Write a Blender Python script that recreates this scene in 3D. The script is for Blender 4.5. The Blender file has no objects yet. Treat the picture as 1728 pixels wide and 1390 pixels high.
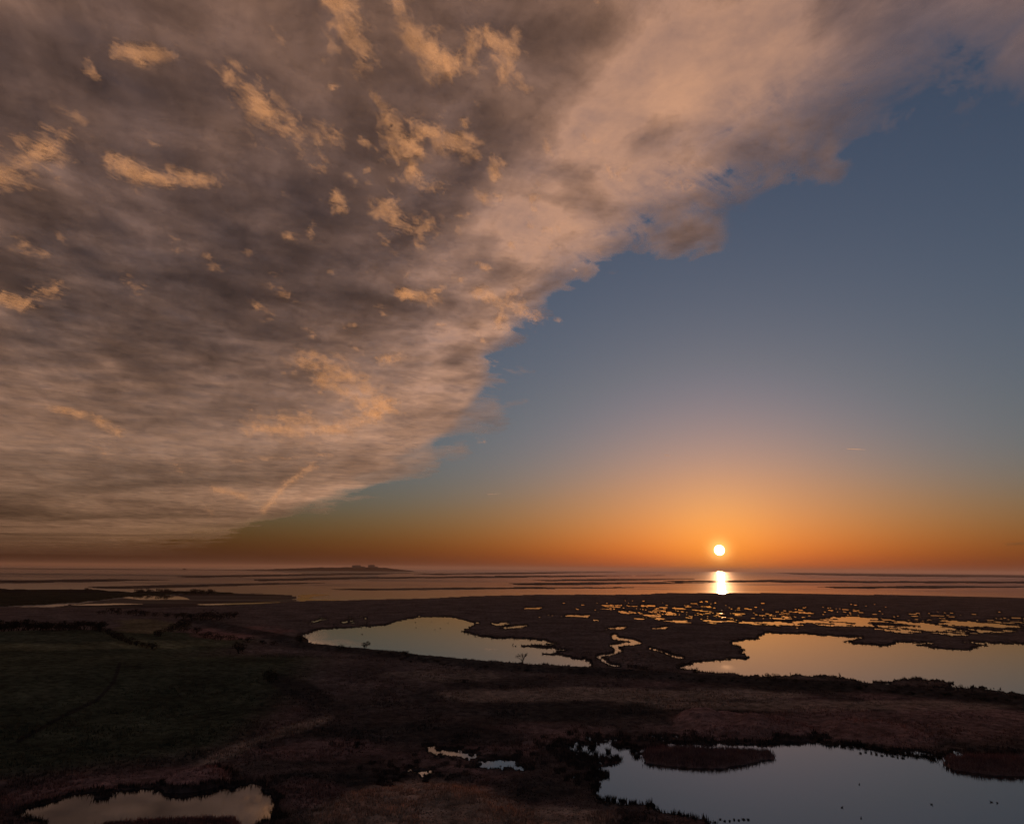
import bpy, math, random
import numpy as np
from mathutils import Matrix

sc = bpy.context.scene
col = sc.collection
rng = np.random.default_rng(7)
random.seed(7)

# ------------------------------------------------------------------ camera
F_PX, CX, CY = 1153.0, 864.0, 695.0          # focal length and centre in photograph pixels
CAM_H = 60.0
TILT = math.atan((960.5 - 695) / F_PX)
ROLL = math.radians(0.5)
Fv = np.array([0, math.cos(TILT), math.sin(TILT)])
U0 = np.array([0, -math.sin(TILT), math.cos(TILT)])
R0 = np.array([1.0, 0, 0])
Rv = R0 * math.cos(ROLL) + U0 * math.sin(ROLL)
Uv = U0 * math.cos(ROLL) - R0 * math.sin(ROLL)
CAM = np.array([0, 0, CAM_H])
cam_data = bpy.data.cameras.new('camera')
cam = bpy.data.objects.new('camera', cam_data)
col.objects.link(cam)
m = Matrix([[Rv[i], Uv[i], -Fv[i]] for i in range(3)]).to_4x4()
m.translation = CAM
cam.matrix_world = m
cam_data.sensor_fit = 'HORIZONTAL'
cam_data.sensor_width = 36
cam_data.lens = 36 * F_PX / 1728
cam_data.clip_start = 1
cam_data.clip_end = 6e5
sc.camera = cam


def ray(px, py):
    px, py = np.asarray(px, float), np.asarray(py, float)
    d = Fv + Rv * ((px - CX) / F_PX)[..., None] + Uv * ((CY - py) / F_PX)[..., None]
    return d / np.linalg.norm(d, axis=-1, keepdims=True)


def gp(px, py, z=0.0):
    """the place at height z that is seen at a photograph pixel"""
    d = ray(px, py)
    return CAM + d * ((z - CAM_H) / d[..., 2])[..., None]


def proj(P):
    v = P - CAM
    w = np.maximum(v @ Fv, 1e-3)
    return CX + F_PX * (v @ Rv) / w, CY - F_PX * (v @ Uv) / w


# ------------------------------------------------------------------ sky and sun
SUN = ray(1214, 928)
SUN_EL, SUN_AZ = math.asin(SUN[2]), math.atan2(SUN[0], SUN[1])
world = bpy.data.worlds.new('World')
sc.world = world
world.use_nodes = True
wn = world.node_tree
sky = wn.nodes.new('ShaderNodeTexSky')
sky.sky_type = 'NISHITA'
sky.sun_disc = False
sky.sun_elevation, sky.sun_rotation = SUN_EL, SUN_AZ
sky.altitude = 60
sky.air_density, sky.dust_density, sky.ozone_density = 1.5, 2.0, 4.8
bw = wn.nodes.new('ShaderNodeRGBToBW')
mx = wn.nodes.new('ShaderNodeMix')
mx.data_type = 'RGBA'
sp = wn.nodes.new('ShaderNodeSeparateColor')
dv = wn.nodes.new('ShaderNodeMath')
dv.operation = 'DIVIDE'
mr = wn.nodes.new('ShaderNodeMapRange')
for k_, v_ in (('From Min', 0.25), ('From Max', 1.3), ('To Min', 0.10), ('To Max', 0.55)):
    mr.inputs[k_].default_value = v_
wn.links.new(sky.outputs[0], sp.inputs[0])
wn.links.new(sp.outputs[2], dv.inputs[0])
wn.links.new(sp.outputs[0], dv.inputs[1])
wn.links.new(dv.outputs[0], mr.inputs[0])
wn.links.new(mr.outputs[0], mx.inputs[0])
wn.links.new(sky.outputs[0], bw.inputs[0])
wn.links.new(sky.outputs[0], mx.inputs[6])
wn.links.new(bw.outputs[0], mx.inputs[7])
tn = wn.nodes.new('ShaderNodeVectorMath')
tn.operation = 'MULTIPLY'
tn.inputs[1].default_value = (0.975, 1.035, 1.01)
wn.links.new(mx.outputs[2], tn.inputs[0])
wn.links.new(tn.outputs[0], wn.nodes['Background'].inputs[0])
wn.nodes['Background'].inputs[1].default_value = 0.145

# the aureole: sunlight scattered forward by the damp air close round the sun
tc = wn.nodes.new('ShaderNodeTexCoord')
dot = wn.nodes.new('ShaderNodeVectorMath')
dot.operation = 'DOT_PRODUCT'
dot.inputs[1].default_value = SUN
wn.links.new(tc.outputs['Generated'], dot.inputs[0])


def wmath(op, a, b):
    nd = wn.nodes.new('ShaderNodeMath')
    nd.operation = op
    for i, v_ in enumerate((a, b)):
        if isinstance(v_, bpy.types.NodeSocket):
            wn.links.new(v_, nd.inputs[i])
        elif v_ is not None:
            nd.inputs[i].default_value = v_
    return nd.outputs[0]


ang = wmath('ARCCOSINE', wmath('MINIMUM', dot.outputs['Value'], 1.0), None)
last = wn.nodes['Background'].outputs[0]
for sig, colr, amp in ((4.0, (0.95, 0.62, 0.02), 0.085), (0.75, (1.0, 0.70, 0.22), 0.45)):
    q = wmath('DIVIDE', ang, math.radians(sig))
    f = wmath('EXPONENT', wmath('MULTIPLY', wmath('MULTIPLY', q, q), -1.0), None)
    bg = wn.nodes.new('ShaderNodeBackground')
    bg.inputs[0].default_value = (*colr, 1)
    wn.links.new(wmath('MULTIPLY', f, amp), bg.inputs[1])
    ad = wn.nodes.new('ShaderNodeAddShader')
    wn.links.new(last, ad.inputs[0])
    wn.links.new(bg.outputs[0], ad.inputs[1])
    last = ad.outputs[0]
wn.links.new(last, wn.nodes['World Output'].inputs['Surface'])

sl = bpy.data.lights.new('sun_light', 'SUN')
sl.energy = 1.6
sl.angle = math.radians(0.5)
sl.color = (1.0, 0.50, 0.24)
so = bpy.data.objects.new('sun_light', sl)
col.objects.link(so)
zv = SUN
xv = np.cross([0, 0, 1], zv); xv /= np.linalg.norm(xv)
yv = np.cross(zv, xv)
so.matrix_world = Matrix([[xv[i], yv[i], zv[i]] for i in range(3)]).to_4x4()

sc.view_settings.view_transform = 'Standard'
sc.view_settings.look = 'None'
sc.view_settings.gamma = 1
sc.view_settings.exposure = 0.6
sc.render.engine = 'CYCLES'
cy = sc.cycles
cy.max_bounces = 6
cy.diffuse_bounces = 2
cy.glossy_bounces = 3
cy.transparent_max_bounces = 48
cy.volume_bounces = 0
cy.use_denoising = True
cy.sample_clamp_indirect = 4


# ------------------------------------------------------------------ helpers
def hash2(ix, iy, seed):
    h = (ix.astype(np.int64) * 374761393 + iy.astype(np.int64) * 668265263 + seed * 974634777) & 0x7fffffff
    h = ((h ^ (h >> 13)) * 1274126177) & 0x7fffffff
    return ((h ^ (h >> 16)) & 0xffff) / 65535.0


def vnoise(x, y, seed=0):
    ix, iy = np.floor(x), np.floor(y)
    fx, fy = x - ix, y - iy
    fx, fy = fx * fx * (3 - 2 * fx), fy * fy * (3 - 2 * fy)
    a, b = hash2(ix, iy, seed), hash2(ix + 1, iy, seed)
    c, d = hash2(ix, iy + 1, seed), hash2(ix + 1, iy + 1, seed)
    return (a * (1 - fx) + b * fx) * (1 - fy) + (c * (1 - fx) + d * fx) * fy


def fbm(x, y, oct=4, seed=0, rough=0.5):
    v, a, s = 0, 1.0, 0.0
    for o in range(oct):
        v = v + a * vnoise(x * 2 ** o + 17.3 * o, y * 2 ** o - 9.1 * o, seed + o)
        s += a
        a *= rough
    return v / s


def sstep(a, b, x):
    t = np.clip((x - a) / (b - a), 0, 1)
    return t * t * (3 - 2 * t)


def inside(px, py, poly):
    r = np.zeros(px.shape, bool)
    n = len(poly)
    for i in range(n):
        (x1, y1), (x2, y2) = poly[i], poly[(i + 1) % n]
        if y1 == y2:
            continue
        c = ((y1 > py) != (y2 > py)) & (px < (x2 - x1) * (py - y1) / (y2 - y1) + x1)
        r ^= c
    return r


def seg_dist(px, py, pts, closed=False, ys=1.0):
    d = np.full(px.shape, 1e9)
    n = len(pts)
    for i in range(n if closed else n - 1):
        (x1, y1), (x2, y2) = pts[i], pts[(i + 1) % n]
        ax, ay = x2 - x1, (y2 - y1) * ys
        L = ax * ax + ay * ay + 1e-9
        qx, qy = px - x1, (py - y1) * ys
        t = np.clip((qx * ax + qy * ay) / L, 0, 1)
        d = np.minimum(d, np.hypot(qx - ax * t, qy - ay * t))
    return d


def np_mesh(name, V, Fa, smooth=False):
    """mesh from numpy vertices and an (n, 3 or 4) array of faces"""
    me = bpy.data.meshes.new(name)
    V = np.asarray(V, np.float32)
    Fa = np.asarray(Fa, np.int32)
    k = Fa.shape[1]
    me.vertices.add(len(V))
    me.vertices.foreach_set('co', V.ravel())
    me.loops.add(Fa.size)
    me.loops.foreach_set('vertex_index', Fa.ravel())
    me.polygons.add(len(Fa))
    me.polygons.foreach_set('loop_start', np.arange(len(Fa), dtype=np.int32) * k)
    me.polygons.foreach_set('loop_total', np.full(len(Fa), k, np.int32))
    if smooth:
        me.polygons.foreach_set('use_smooth', np.ones(len(Fa), bool))
    me.update(calc_edges=True)
    return me


def fattr(me, name, vals):
    a = me.attributes.new(name, 'FLOAT', 'POINT')
    a.data.foreach_set('value', np.asarray(vals, np.float32).ravel())


def cattr(me, name, rgb):
    a = me.color_attributes.new(name, 'FLOAT_COLOR', 'POINT')
    c = np.ones((len(rgb), 4), np.float32)
    c[:, :3] = rgb
    a.data.foreach_set('color', c.ravel())


def obj(name, me, mat, parent=None, label=None, cat=None, group=None, kind=None):
    o = bpy.data.objects.new(name, me)
    col.objects.link(o)
    if me is not None and mat is not None and not me.materials:
        me.materials.append(mat)
    if parent is not None:
        o.parent = parent
    for k, v in (('label', label), ('category', cat), ('group', group), ('kind', kind)):
        if v:
            o[k] = v
    return o


def grid_faces(nr, nc, off=0):
    i = np.arange(nr * nc).reshape(nr, nc) + off
    return np.stack([i[:-1, :-1], i[:-1, 1:], i[1:, 1:], i[1:, :-1]], -1).reshape(-1, 4)


class NT:
    """small node-tree builder"""
    def __init__(s, name):
        s.mat = bpy.data.materials.new(name)
        s.mat.use_nodes = True
        s.t = s.mat.node_tree
        s.t.nodes.clear()
        s.out = s.t.nodes.new('ShaderNodeOutputMaterial')

    def n(s, kind, inp=None, **props):
        nd = s.t.nodes.new('ShaderNode' + kind)
        for k, v in props.items():
            setattr(nd, k, v)
        for k, v in (inp or {}).items():
            s.put(nd.inputs[k], v)
        return nd

    def put(s, sock, v):
        if hasattr(v, 'is_output') or isinstance(v, bpy.types.NodeSocket):
            s.t.links.new(v, sock)
        elif isinstance(v, bpy.types.Node):
            s.t.links.new(v.outputs[0], sock)
        else:
            sock.default_value = v

    def m(s, op, a, b=0.0, c=0.0, clamp=False):
        return s.n('Math', {0: a, 1: b, 2: c}, operation=op, use_clamp=clamp).outputs[0]

    def v(s, op, a, b=(0, 0, 0)):
        return s.n('VectorMath', {0: a, 1: b}, operation=op).outputs[0]

    def noise(s, vec, scale, detail=4, rough=0.55, dist=0.0, dims='3D'):
        return s.n('TexNoise', {'Vector': vec, 'Scale': scale, 'Detail': detail, 'Roughness': rough, 'Distortion': dist},
                   noise_dimensions=dims)

    def rng(s, x, a, b, c=0.0, d=1.0, smooth=False):
        nd = s.n('MapRange', {'Value': x, 'From Min': a, 'From Max': b, 'To Min': c, 'To Max': d})
        nd.interpolation_type = 'SMOOTHSTEP' if smooth else 'LINEAR'
        return nd.outputs[0]

    def mixc(s, f, a, b):
        nd = s.n('Mix', data_type='RGBA')
        s.put(nd.inputs[0], f); s.put(nd.inputs[6], a); s.put(nd.inputs[7], b)
        return nd.outputs[2]

    def surf(s, sh):
        s.put(s.out.inputs['Surface'], sh)
        return s.mat


# ------------------------------------------------------------------ the sun's disc
def sphere(r, nu=48, nv=24):
    V, Fa = [], []
    for i in range(nv + 1):
        t = math.pi * i / nv
        for j in range(nu):
            p = 2 * math.pi * j / nu
            V.append((r * math.sin(t) * math.cos(p), r * math.sin(t) * math.sin(p), r * math.cos(t)))
    for i in range(nv):
        for j in range(nu):
            Fa.append((i * nu + j, (i + 1) * nu + j, (i + 1) * nu + (j + 1) % nu, i * nu + (j + 1) % nu))
    return np.array(V), np.array(Fa)


nt = NT('sun_disc')
sun_mat = nt.surf(nt.n('AddShader', {0: nt.n('BsdfTransparent').outputs[0],
                                     1: nt.n('Emission', {'Color': (1, 0.80, 0.38, 1), 'Strength': nt.rng(nt.n('LayerWeight', {'Blend': 0.5}).outputs['Facing'], 0.2, 0.9, 7.0, 0.0, True)}).outputs[0]}))
V, Fa = sphere(8.3 / F_PX * 90000)
sun_ob = obj('sun', np_mesh('sun', V, Fa, True), sun_mat,
             label='small white glowing sun disc just above the sea horizon', cat='sun')
sun_ob.location = CAM + SUN * 90000

# ------------------------------------------------------------------ clouds
VEIL_H, PUFF_H = 7000.0, 3600.0


def cloud_normal(nt, vec, scale, bias, amount):
    """lumpy cloud surfaces: a smooth random normal field about the mean face seen from below"""
    c = nt.noise(vec, scale, 5, 0.6)
    v = nt.v('SUBTRACT', c.outputs['Color'], (0.5, 0.5, 0.5))
    v = nt.v('MULTIPLY', v, (amount,) * 3)
    v = nt.v('ADD', v, bias)
    return nt.v('NORMALIZE', v)


def scatter_shader(nt, alpha, T, normal, colr=(0.92, 0.9, 0.9, 1)):
    """a cloud: what is not let straight through is scattered, forward where thin and back where thick"""
    tr = nt.n('BsdfTranslucent', {'Color': colr, 'Normal': normal})
    df = nt.n('BsdfDiffuse', {'Color': colr, 'Normal': normal})
    mx = nt.n('MixShader', {0: T, 1: df.outputs[0], 2: tr.outputs[0]})
    o = nt.n('MixShader', {0: alpha, 1: nt.n('BsdfTransparent').outputs[0], 2: mx.outputs[0]})
    nt.mat.cycles.use_bump_map_correction = False
    return nt.surf(o.outputs[0])


EDGE = [(-4000, 940), (-600, 938), (0, 936), (200, 934), (350, 912), (440, 882), (560, 842), (650, 800), (730, 757), (770, 722), (812, 675), (855, 615),
        (905, 552), (970, 487), (1035, 428), (1095, 362), (1160, 290), (1240, 230), (1370, 165), (1490, 118), (1728, 60), (2300, -110), (3200, -300),
        (3200, -6000), (-4000, -6000)]


def G(px, py, cx, cy_, rx, ry):
    return np.exp(-((px - cx) / rx) ** 2 - ((py - cy_) / ry) ** 2)


def build_veil():
    az = np.radians(np.linspace(-82, 80, 420))
    t = np.linspace(0, 1, 260)
    el = np.radians(0.75 + 74 * t ** 1.5)
    A, E = np.meshgrid(az, el)
    r = VEIL_H / np.tan(E)
    P = np.stack([r * np.sin(A), r * np.cos(A), np.full_like(r, VEIL_H)], -1).reshape(-1, 3)
    d = P - CAM
    d /= np.linalg.norm(d, axis=1, keepdims=True)
    w = np.maximum(d @ Fv, 0.15)
    px, py = CX + F_PX * (d @ Rv) / w, CY - F_PX * (d @ Uv) / w
    dist = seg_dist(px, py, EDGE, True)
    sd = np.where(inside(px, py, EDGE), dist, -dist)
    soft = 16 + 105 * sstep(700, 200, py) + 45 * sstep(820, 920, py) * sstep(520, 250, px)
    lx, ly = P[:, 0] / VEIL_H, P[:, 1] / VEIL_H
    un = fbm(lx * 1.3 + 5, ly * 1.3, 4, 151, 0.6) - 0.5              # an uneven margin
    sd = sd + un * (50 + 150 * sstep(750, 250, py)) * sstep(900, 780, py)
    dens = np.clip(0.5 + sd / (2 * soft), 0, 1)
    for pts_, r_, pk in (([(540, 838), (650, 795), (715, 768)], 30, 0.7), ([(690, 766), (775, 757)], 22, 0.48), ([(660, 742), (760, 712), (830, 690)], 34, 0.62), ([(800, 697), (900, 671)], 26, 0.47),
                         ([(760, 668), (820, 645), (875, 628)], 34, 0.52), ([(1090, 410), (1140, 405), (1175, 396)], 40, 0.46),
                         ([(1180, 262), (1260, 262), (1330, 256)], 50, 0.48), ([(1380, 190), (1400, 230), (1395, 270)], 34, 0.42), ([(1440, 150), (1600, 140), (1740, 108)], 46, 0.50)):
        dens = np.maximum(dens, pk * np.clip(1.1 - seg_dist(px, py, pts_) / (r_ * 1.5), 0, 1) ** 0.8)
    thick = (0.38 + 0.62 * G(px, py, 150, 120, 560, 280) + 0.55 * G(px, py, 220, 500, 480, 150)
             + 0.34 * G(px, py, 560, 380, 320, 240) + 0.30 * G(px, py, 900, 40, 150, 120)
             - 0.30 * np.exp(-(((px - 1180) * 0.72 + (py - 190) * 0.69) / 150) ** 2) * sstep(650, 250, py) * sstep(700, 900, px) * sstep(1500, 1250, px) + 0.30 * G(px, py, 60, 830, 300, 60) + 0.12 * G(px, py, 480, 760, 120, 40)
             - 0.12 * G(px, py, 100, 700, 200, 80) + 0.2 * G(px, py, -800, 300, 600, 600) + 0.30 * sstep(620, 760, py) * sstep(680, 350, px) * sstep(930, 860, py))
    thick = thick - 0.22 * np.exp(-((sd - 95) / 90) ** 2) * sstep(900, 780, py) * sstep(1450, 1150, px)
    amt = (1.0 - 0.68 * sstep(1150, 1550, px) * sstep(450, 150, py)) * (1 + 0.35 * sstep(780, 900, py)) * (1 - 0.85 * sstep(850, 940, py) * sstep(620, 300, px))
    me = np_mesh('cloud_veil', P, grid_faces(260, 420), True)
    fattr(me, 'dens', dens)
    fattr(me, 'thick', thick)
    fattr(me, 'amt', amt)
    fattr(me, 'far', sstep(520, 760, py))

    nt = NT('cirrus_veil')
    pos = nt.v('MULTIPLY', nt.n('NewGeometry').outputs['Position'], (1 / VEIL_H,) * 3)
    a_d = nt.n('Attribute', attribute_name='dens').outputs['Fac']
    a_t = nt.n('Attribute', attribute_name='thick').outputs['Fac']
    a_a = nt.n('Attribute', attribute_name='amt').outputs['Fac']
    st = nt.n('Mapping', {'Vector': pos, 'Rotation': (0, 0, math.radians(25)), 'Scale': (0.55, 1.9, 1)}, vector_type='TEXTURE')
    a_f = nt.n('Attribute', attribute_name='far').outputs['Fac']
    near = nt.m('SUBTRACT', 1.0, a_f)
    n1 = nt.noise(st.outputs[0], 0.9, 8, 0.6, 0.25).outputs['Fac']
    barb = nt.n('Mapping', {'Vector': pos, 'Rotation': (0, 0, math.radians(-30)), 'Scale': (0.7, 1.25, 1)}, vector_type='TEXTURE')
    n2 = nt.noise(barb.outputs[0], 4.5, 9, 0.64, 0.45).outputs['Fac']
    n3 = nt.noise(pos, 3.0, 10, 0.6, 0.25).outputs['Fac']
    nl = nt.noise(nt.n('Mapping', {'Vector': pos, 'Rotation': (0, 0, math.radians(60)), 'Scale': (1.0, 1.9, 1)}, vector_type='TEXTURE').outputs[0], 0.42, 4, 0.5, 0.6).outputs['Fac']
    n5 = nt.noise(st.outputs[0], 3.4, 8, 0.62, 0.35).outputs['Fac']                     # fibres along the bank
    c1, c2, c3, cl, c5 = [nt.m('SUBTRACT', q, 0.5) for q in (n1, n2, n3, nl, n5)]
    c5 = nt.m('MULTIPLY', c5, nt.m('MULTIPLY_ADD', a_f, -0.5, 1.0))
    c2 = nt.m('MULTIPLY', c2, nt.m('MULTIPLY_ADD', a_f, -0.75, 1.0))
    c3 = nt.m('ADD', nt.m('MULTIPLY', c3, nt.m('MULTIPLY_ADD', a_f, -0.8, 1.0)), nt.m('MULTIPLY', nt.m('MULTIPLY', cl, 0.8), a_f))
    rim = nt.rng(a_d, 0.95, 0.45)                       # the frayed margin
    s = nt.m('MULTIPLY_ADD', a_d, 1.25, -0.42)
    s = nt.m('MULTIPLY_ADD', c1, 1.0, s)
    s = nt.m('MULTIPLY_ADD', c5, 0.8, s)
    s = nt.m('MULTIPLY_ADD', c2, nt.m('MULTIPLY_ADD', rim, 1.1, 0.7), s)
    s = nt.m('MULTIPLY_ADD', c3, nt.m('MULTIPLY_ADD', rim, 0.6, 1.0), s)
    s = nt.m('MULTIPLY', s, nt.rng(a_d, 0.0, 0.22))
    s = nt.m('MAXIMUM', s, 0.0)
    tau = nt.m('MULTIPLY', nt.m('MULTIPLY', s, 1.9), a_a)
    alpha = nt.m('SUBTRACT', 1.0, nt.m('EXPONENT', nt.m('MULTIPLY', tau, -1.0)))
    th = nt.m('MULTIPLY_ADD', c3, 2.3, a_t)
    th = nt.m('MULTIPLY_ADD', c1, 0.7, th)
    th = nt.m('MULTIPLY_ADD', c2, 0.7, th)
    th = nt.m('MULTIPLY_ADD', c5, 1.1, th)
    T = nt.m('MULTIPLY', nt.m('EXPONENT', nt.m('MULTIPLY', nt.m('MAXIMUM', nt.m('SUBTRACT', th, 0.05), 0.0), -1.9)), 0.97)
    nrm = cloud_normal(nt, pos, 6.0, (-0.15, -0.75, -0.45), 1.5)
    obj('cloud_veil', me, scatter_shader(nt, alpha, T, nrm), kind='stuff',
        label='broad streaky sheet of pink and brown evening cloud filling the upper left sky', cat='cloud')


build_veil()


def puff_material():
    nt = NT('cloud_puff')
    pos = nt.v('MULTIPLY', nt.n('NewGeometry').outputs['Position'], (1 / PUFF_H,) * 3)
    a_d = nt.n('Attribute', attribute_name='dens').outputs['Fac']
    st = nt.n('Mapping', {'Vector': pos, 'Rotation': (0, 0, math.radians(-24)), 'Scale': (0.75, 1.35, 1.0)}, vector_type='TEXTURE')
    n1 = nt.noise(st.outputs[0], 30.0, 9, 0.64, 0.6).outputs['Fac']
    n2 = nt.noise(st.outputs[0], 7.0, 3, 0.5, 0.3).outputs['Fac']
    s = nt.m('MULTIPLY_ADD', a_d, 1.40, -0.92)
    s = nt.m('MULTIPLY_ADD', nt.m('SUBTRACT', n1, 0.5), 4.4, s)
    s = nt.m('MULTIPLY_ADD', nt.m('SUBTRACT', n2, 0.5), 2.6, s)
    s = nt.m('MULTIPLY', s, nt.rng(a_d, 0.0, 0.4))
    s = nt.m('MAXIMUM', s, 0.0)
    alpha = nt.m('SUBTRACT', 1.0, nt.m('EXPONENT', nt.m('MULTIPLY', s, -0.37)))
    a_k = nt.n('Attribute', attribute_name='thick').outputs['Fac']
    T = nt.m('MULTIPLY', nt.m('MULTIPLY', nt.rng(s, 0.2, 1.6, 1.0, 0.62), nt.rng(nt.noise(st.outputs[0], 17.0, 7, 0.6, 0.4).outputs['Fac'], 0.36, 0.58, 0.55, 1.0, True)), nt.m('SUBTRACT', 1.0, a_k))
    nrm = cloud_normal(nt, pos, 22.0, (-0.2, -0.8, -0.35), 2.2)
    return scatter_shader(nt, alpha, T, nrm, (0.97, 0.87, 0.72, 1))  # warm tint: the more orange sunlight lower down painted into the cloud colour


PUFF = puff_material()
# strokes: (points, radius x, vertical squash) in photograph pixels; each list is one cloud
PUFFS = [
    ('tall ragged orange cloud at the top edge, left of the crumbling arch-shaped cloud', [([(560, -20), (590, 60), (625, 90)], 52, 1)]),
    ('billowing orange cloud at the top edge beside the arch-shaped cloud', [([(665, 5), (690, 60), (720, 95), (735, 115)], 52, 1)]),
    ('crumbling arch-shaped orange cloud near the top, hooked down on its right', [([(785, 110), (815, 65), (850, 80), (868, 130)], 42, 1)]),
    ('long orange cloud slanting down to the right in the upper left sky', [([(385, 130), (410, 165), (450, 195), (540, 235)], 48, 1)]),
    ('large soft glowing cloud at the left edge of the picture', [([(-60, 300), (20, 280), (95, 250)], 62, 1)]),
    ('faint feathery cloud right of the large soft cloud at the left edge', [([(190, 270), (250, 300), (330, 305), (360, 300)], 32, 1.2)]),
    ('dim ragged wisp high in the far upper left', [([(200, 85), (240, 95), (290, 95)], 24, 1)]),
    ('pair of torn orange wisps in the upper middle, its left half', [([(650, 205), (665, 240), (690, 255)], 32, 1)]),
    ('bright torn cloud in the upper middle with a dark hole at its right', [([(710, 200), (745, 235), (785, 245)], 34, 1)]),
    ('thin wisp hanging under the bright torn cloud in the upper middle', [([(690, 290), (715, 315), (745, 312)], 20, 1)]),
    ('rounded crumbly cloud in the middle of the dark cloud field', [([(650, 350), (680, 375), (715, 385)], 34, 1)]),
    ('small upright orange puff right of the torn upper clouds', [([(832, 270), (838, 300)], 16, 1)]),
    ('small bright triangular puff below the upright puff', [([(800, 325), (825, 338)], 17, 1)]),
    ('small double puff left of the rounded crumbly cloud', [([(560, 330), (578, 350)], 19, 1)]),
    ('tiny isolated bright puff in the dark left part of the sky', [([(524, 384), (526, 392)], 13, 1)]),
    ('curled wispy cloud at the left edge, halfway up the sky', [([(0, 500), (40, 515), (60, 495), (95, 490)], 26, 1.2)]),
    ('short wisp above the curled cloud at the left edge', [([(25, 410), (50, 425), (75, 432)], 15, 1.2)]),
    ('large golden rippled cloud low in the middle, its upper lobe', [([(505, 612), (560, 618), (610, 650), (650, 680)], 38, 1.25), ([(545, 640), (600, 670), (640, 700)], 34, 1.2), ([(590, 640), (640, 660)], 30, 1.1)]),
    ('long golden rippled cloud bank below the upper golden lobe', [([(430, 718), (500, 728), (580, 722), (630, 700), (650, 690)], 34, 1.4), ([(470, 705), (540, 715)], 26, 1.4)]),
    ('small golden twin puff above the large golden rippled cloud', [([(645, 610), (675, 602)], 17, 1.2)]),
    ('slim golden puff left of the bright cloud edge', [([(685, 495), (715, 500), (735, 505)], 21, 1.3)]),
    ('golden puff trailing towards the blue sky at the cloud edge', [([(808, 495), (830, 505), (870, 520), (905, 535)], 22, 1.2), ([(860, 490), (840, 545)], 15, 1.2)]),
    ('small ragged puff where the cloud edge meets the blue sky', [([(1132, 305), (1160, 315), (1172, 316)], 18, 1.1)]),
    ('small orange cloud low on the left above the feathery streak', [([(362, 825), (390, 830), (415, 838)], 14, 1.5)]),
    ('row of tiny puffs low at the far left', [([(90, 690), (125, 698), (160, 705), (200, 730)], 18, 1.6)]),
    ('thin straight streak of cloud low on the left like an old contrail', [([(395, 778), (470, 772), (560, 768)], 6, 2.0)]),
    ('slanting feathery streak rising low in the left sky', [([(445, 860), (480, 820), (528, 786)], 11, 1.0)]),
]
SMALL = [(895, 382, 15), (893, 347, 12), (945, 392, 13), (1002, 415, 14), (770, 392, 14), (660, 418, 18), (715, 470, 12), (765, 470, 10),
         (805, 450, 12), (810, 570, 12), (848, 545, 14), (898, 556, 9), (940, 541, 10), (1160, 268, 12), (920, 250, 16), (1030, 295, 16),
         (630, 160, 16), (800, 172, 10), (560, 250, 14), (590, 300, 16), (700, 170, 14), (470, 485, 26), (440, 528, 22), (250, 235, 18),
         (640, 400, 12), (690, 440, 12), (735, 490, 12), (870, 490, 12), (780, 210, 10), (905, 310, 8), (865, 415, 10), (980, 330, 10),
         (600, 590, 12), (640, 520, 14), (350, 440, 18), (300, 420, 20), (410, 420, 18), (520, 560, 14), (170, 760, 14), (300, 790, 12),
         (350, 860, 12), (420, 690, 10), (520, 690, 10), (150, 120, 24), (330, 60, 26), (470, 60, 20), (100, 400, 18), (220, 480, 22)]


_r = random.Random(3)
SMALL += [(_r.gauss(730, 150), _r.gauss(360, 150), _r.uniform(6, 13)) for _ in range(60)]
SMALL = [q for q in SMALL if q[1] < 870 and q[0] < 1120 - (q[1] - 330) * 0.75]


def puff_mesh(name, strokes, layers=5, dz=26.0, res=4.0, thick=0.0):
    pts = np.array([p for s in strokes for p in s[0]], float)
    rad = max(s[1] for s in strokes) * 1.6
    x0, y0 = pts.min(0) - rad
    x1, y1 = pts.max(0) + rad
    y1 = min(y1, 925)
    nx, ny = max(6, int((x1 - x0) / res)), max(6, int((y1 - y0) / res))
    gx, gy = np.meshgrid(np.linspace(x0, x1, nx), np.linspace(y0, y1, ny))
    base = gp(gx, gy, PUFF_H)
    d = np.zeros_like(gx)
    for p, r, ys in strokes:
        d = np.maximum(d, np.clip(1.0 - seg_dist(gx, gy, p if len(p) > 1 else p * 2, False, ys) / (r * 1.5), 0, 1))
    Vs, Fs, D = [], [], []
    for k in range(layers):
        q = (k - (layers - 1) / 2) / max(1, (layers - 1) / 2)
        P = base.copy()
        P[..., 2] += q * dz * (layers - 1) / 2 * (0.4 + d)          # thickest in the middle
        Vs.append(P.reshape(-1, 3))
        Fs.append(grid_faces(ny, nx, k * nx * ny))
        D.append(np.clip(d - 0.22 * q * q, 0, 1).ravel())
    me = np_mesh(name, np.concatenate(Vs), np.concatenate(Fs), True)
    fattr(me, 'dens', np.concatenate(D))
    fattr(me, 'thick', np.full(len(me.vertices), thick))
    return me


for lab, strokes in PUFFS:
    obj('cloud', puff_mesh('cloud', strokes), PUFF, label=lab, cat='cloud', group='broken clouds under the cloud sheet')


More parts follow.
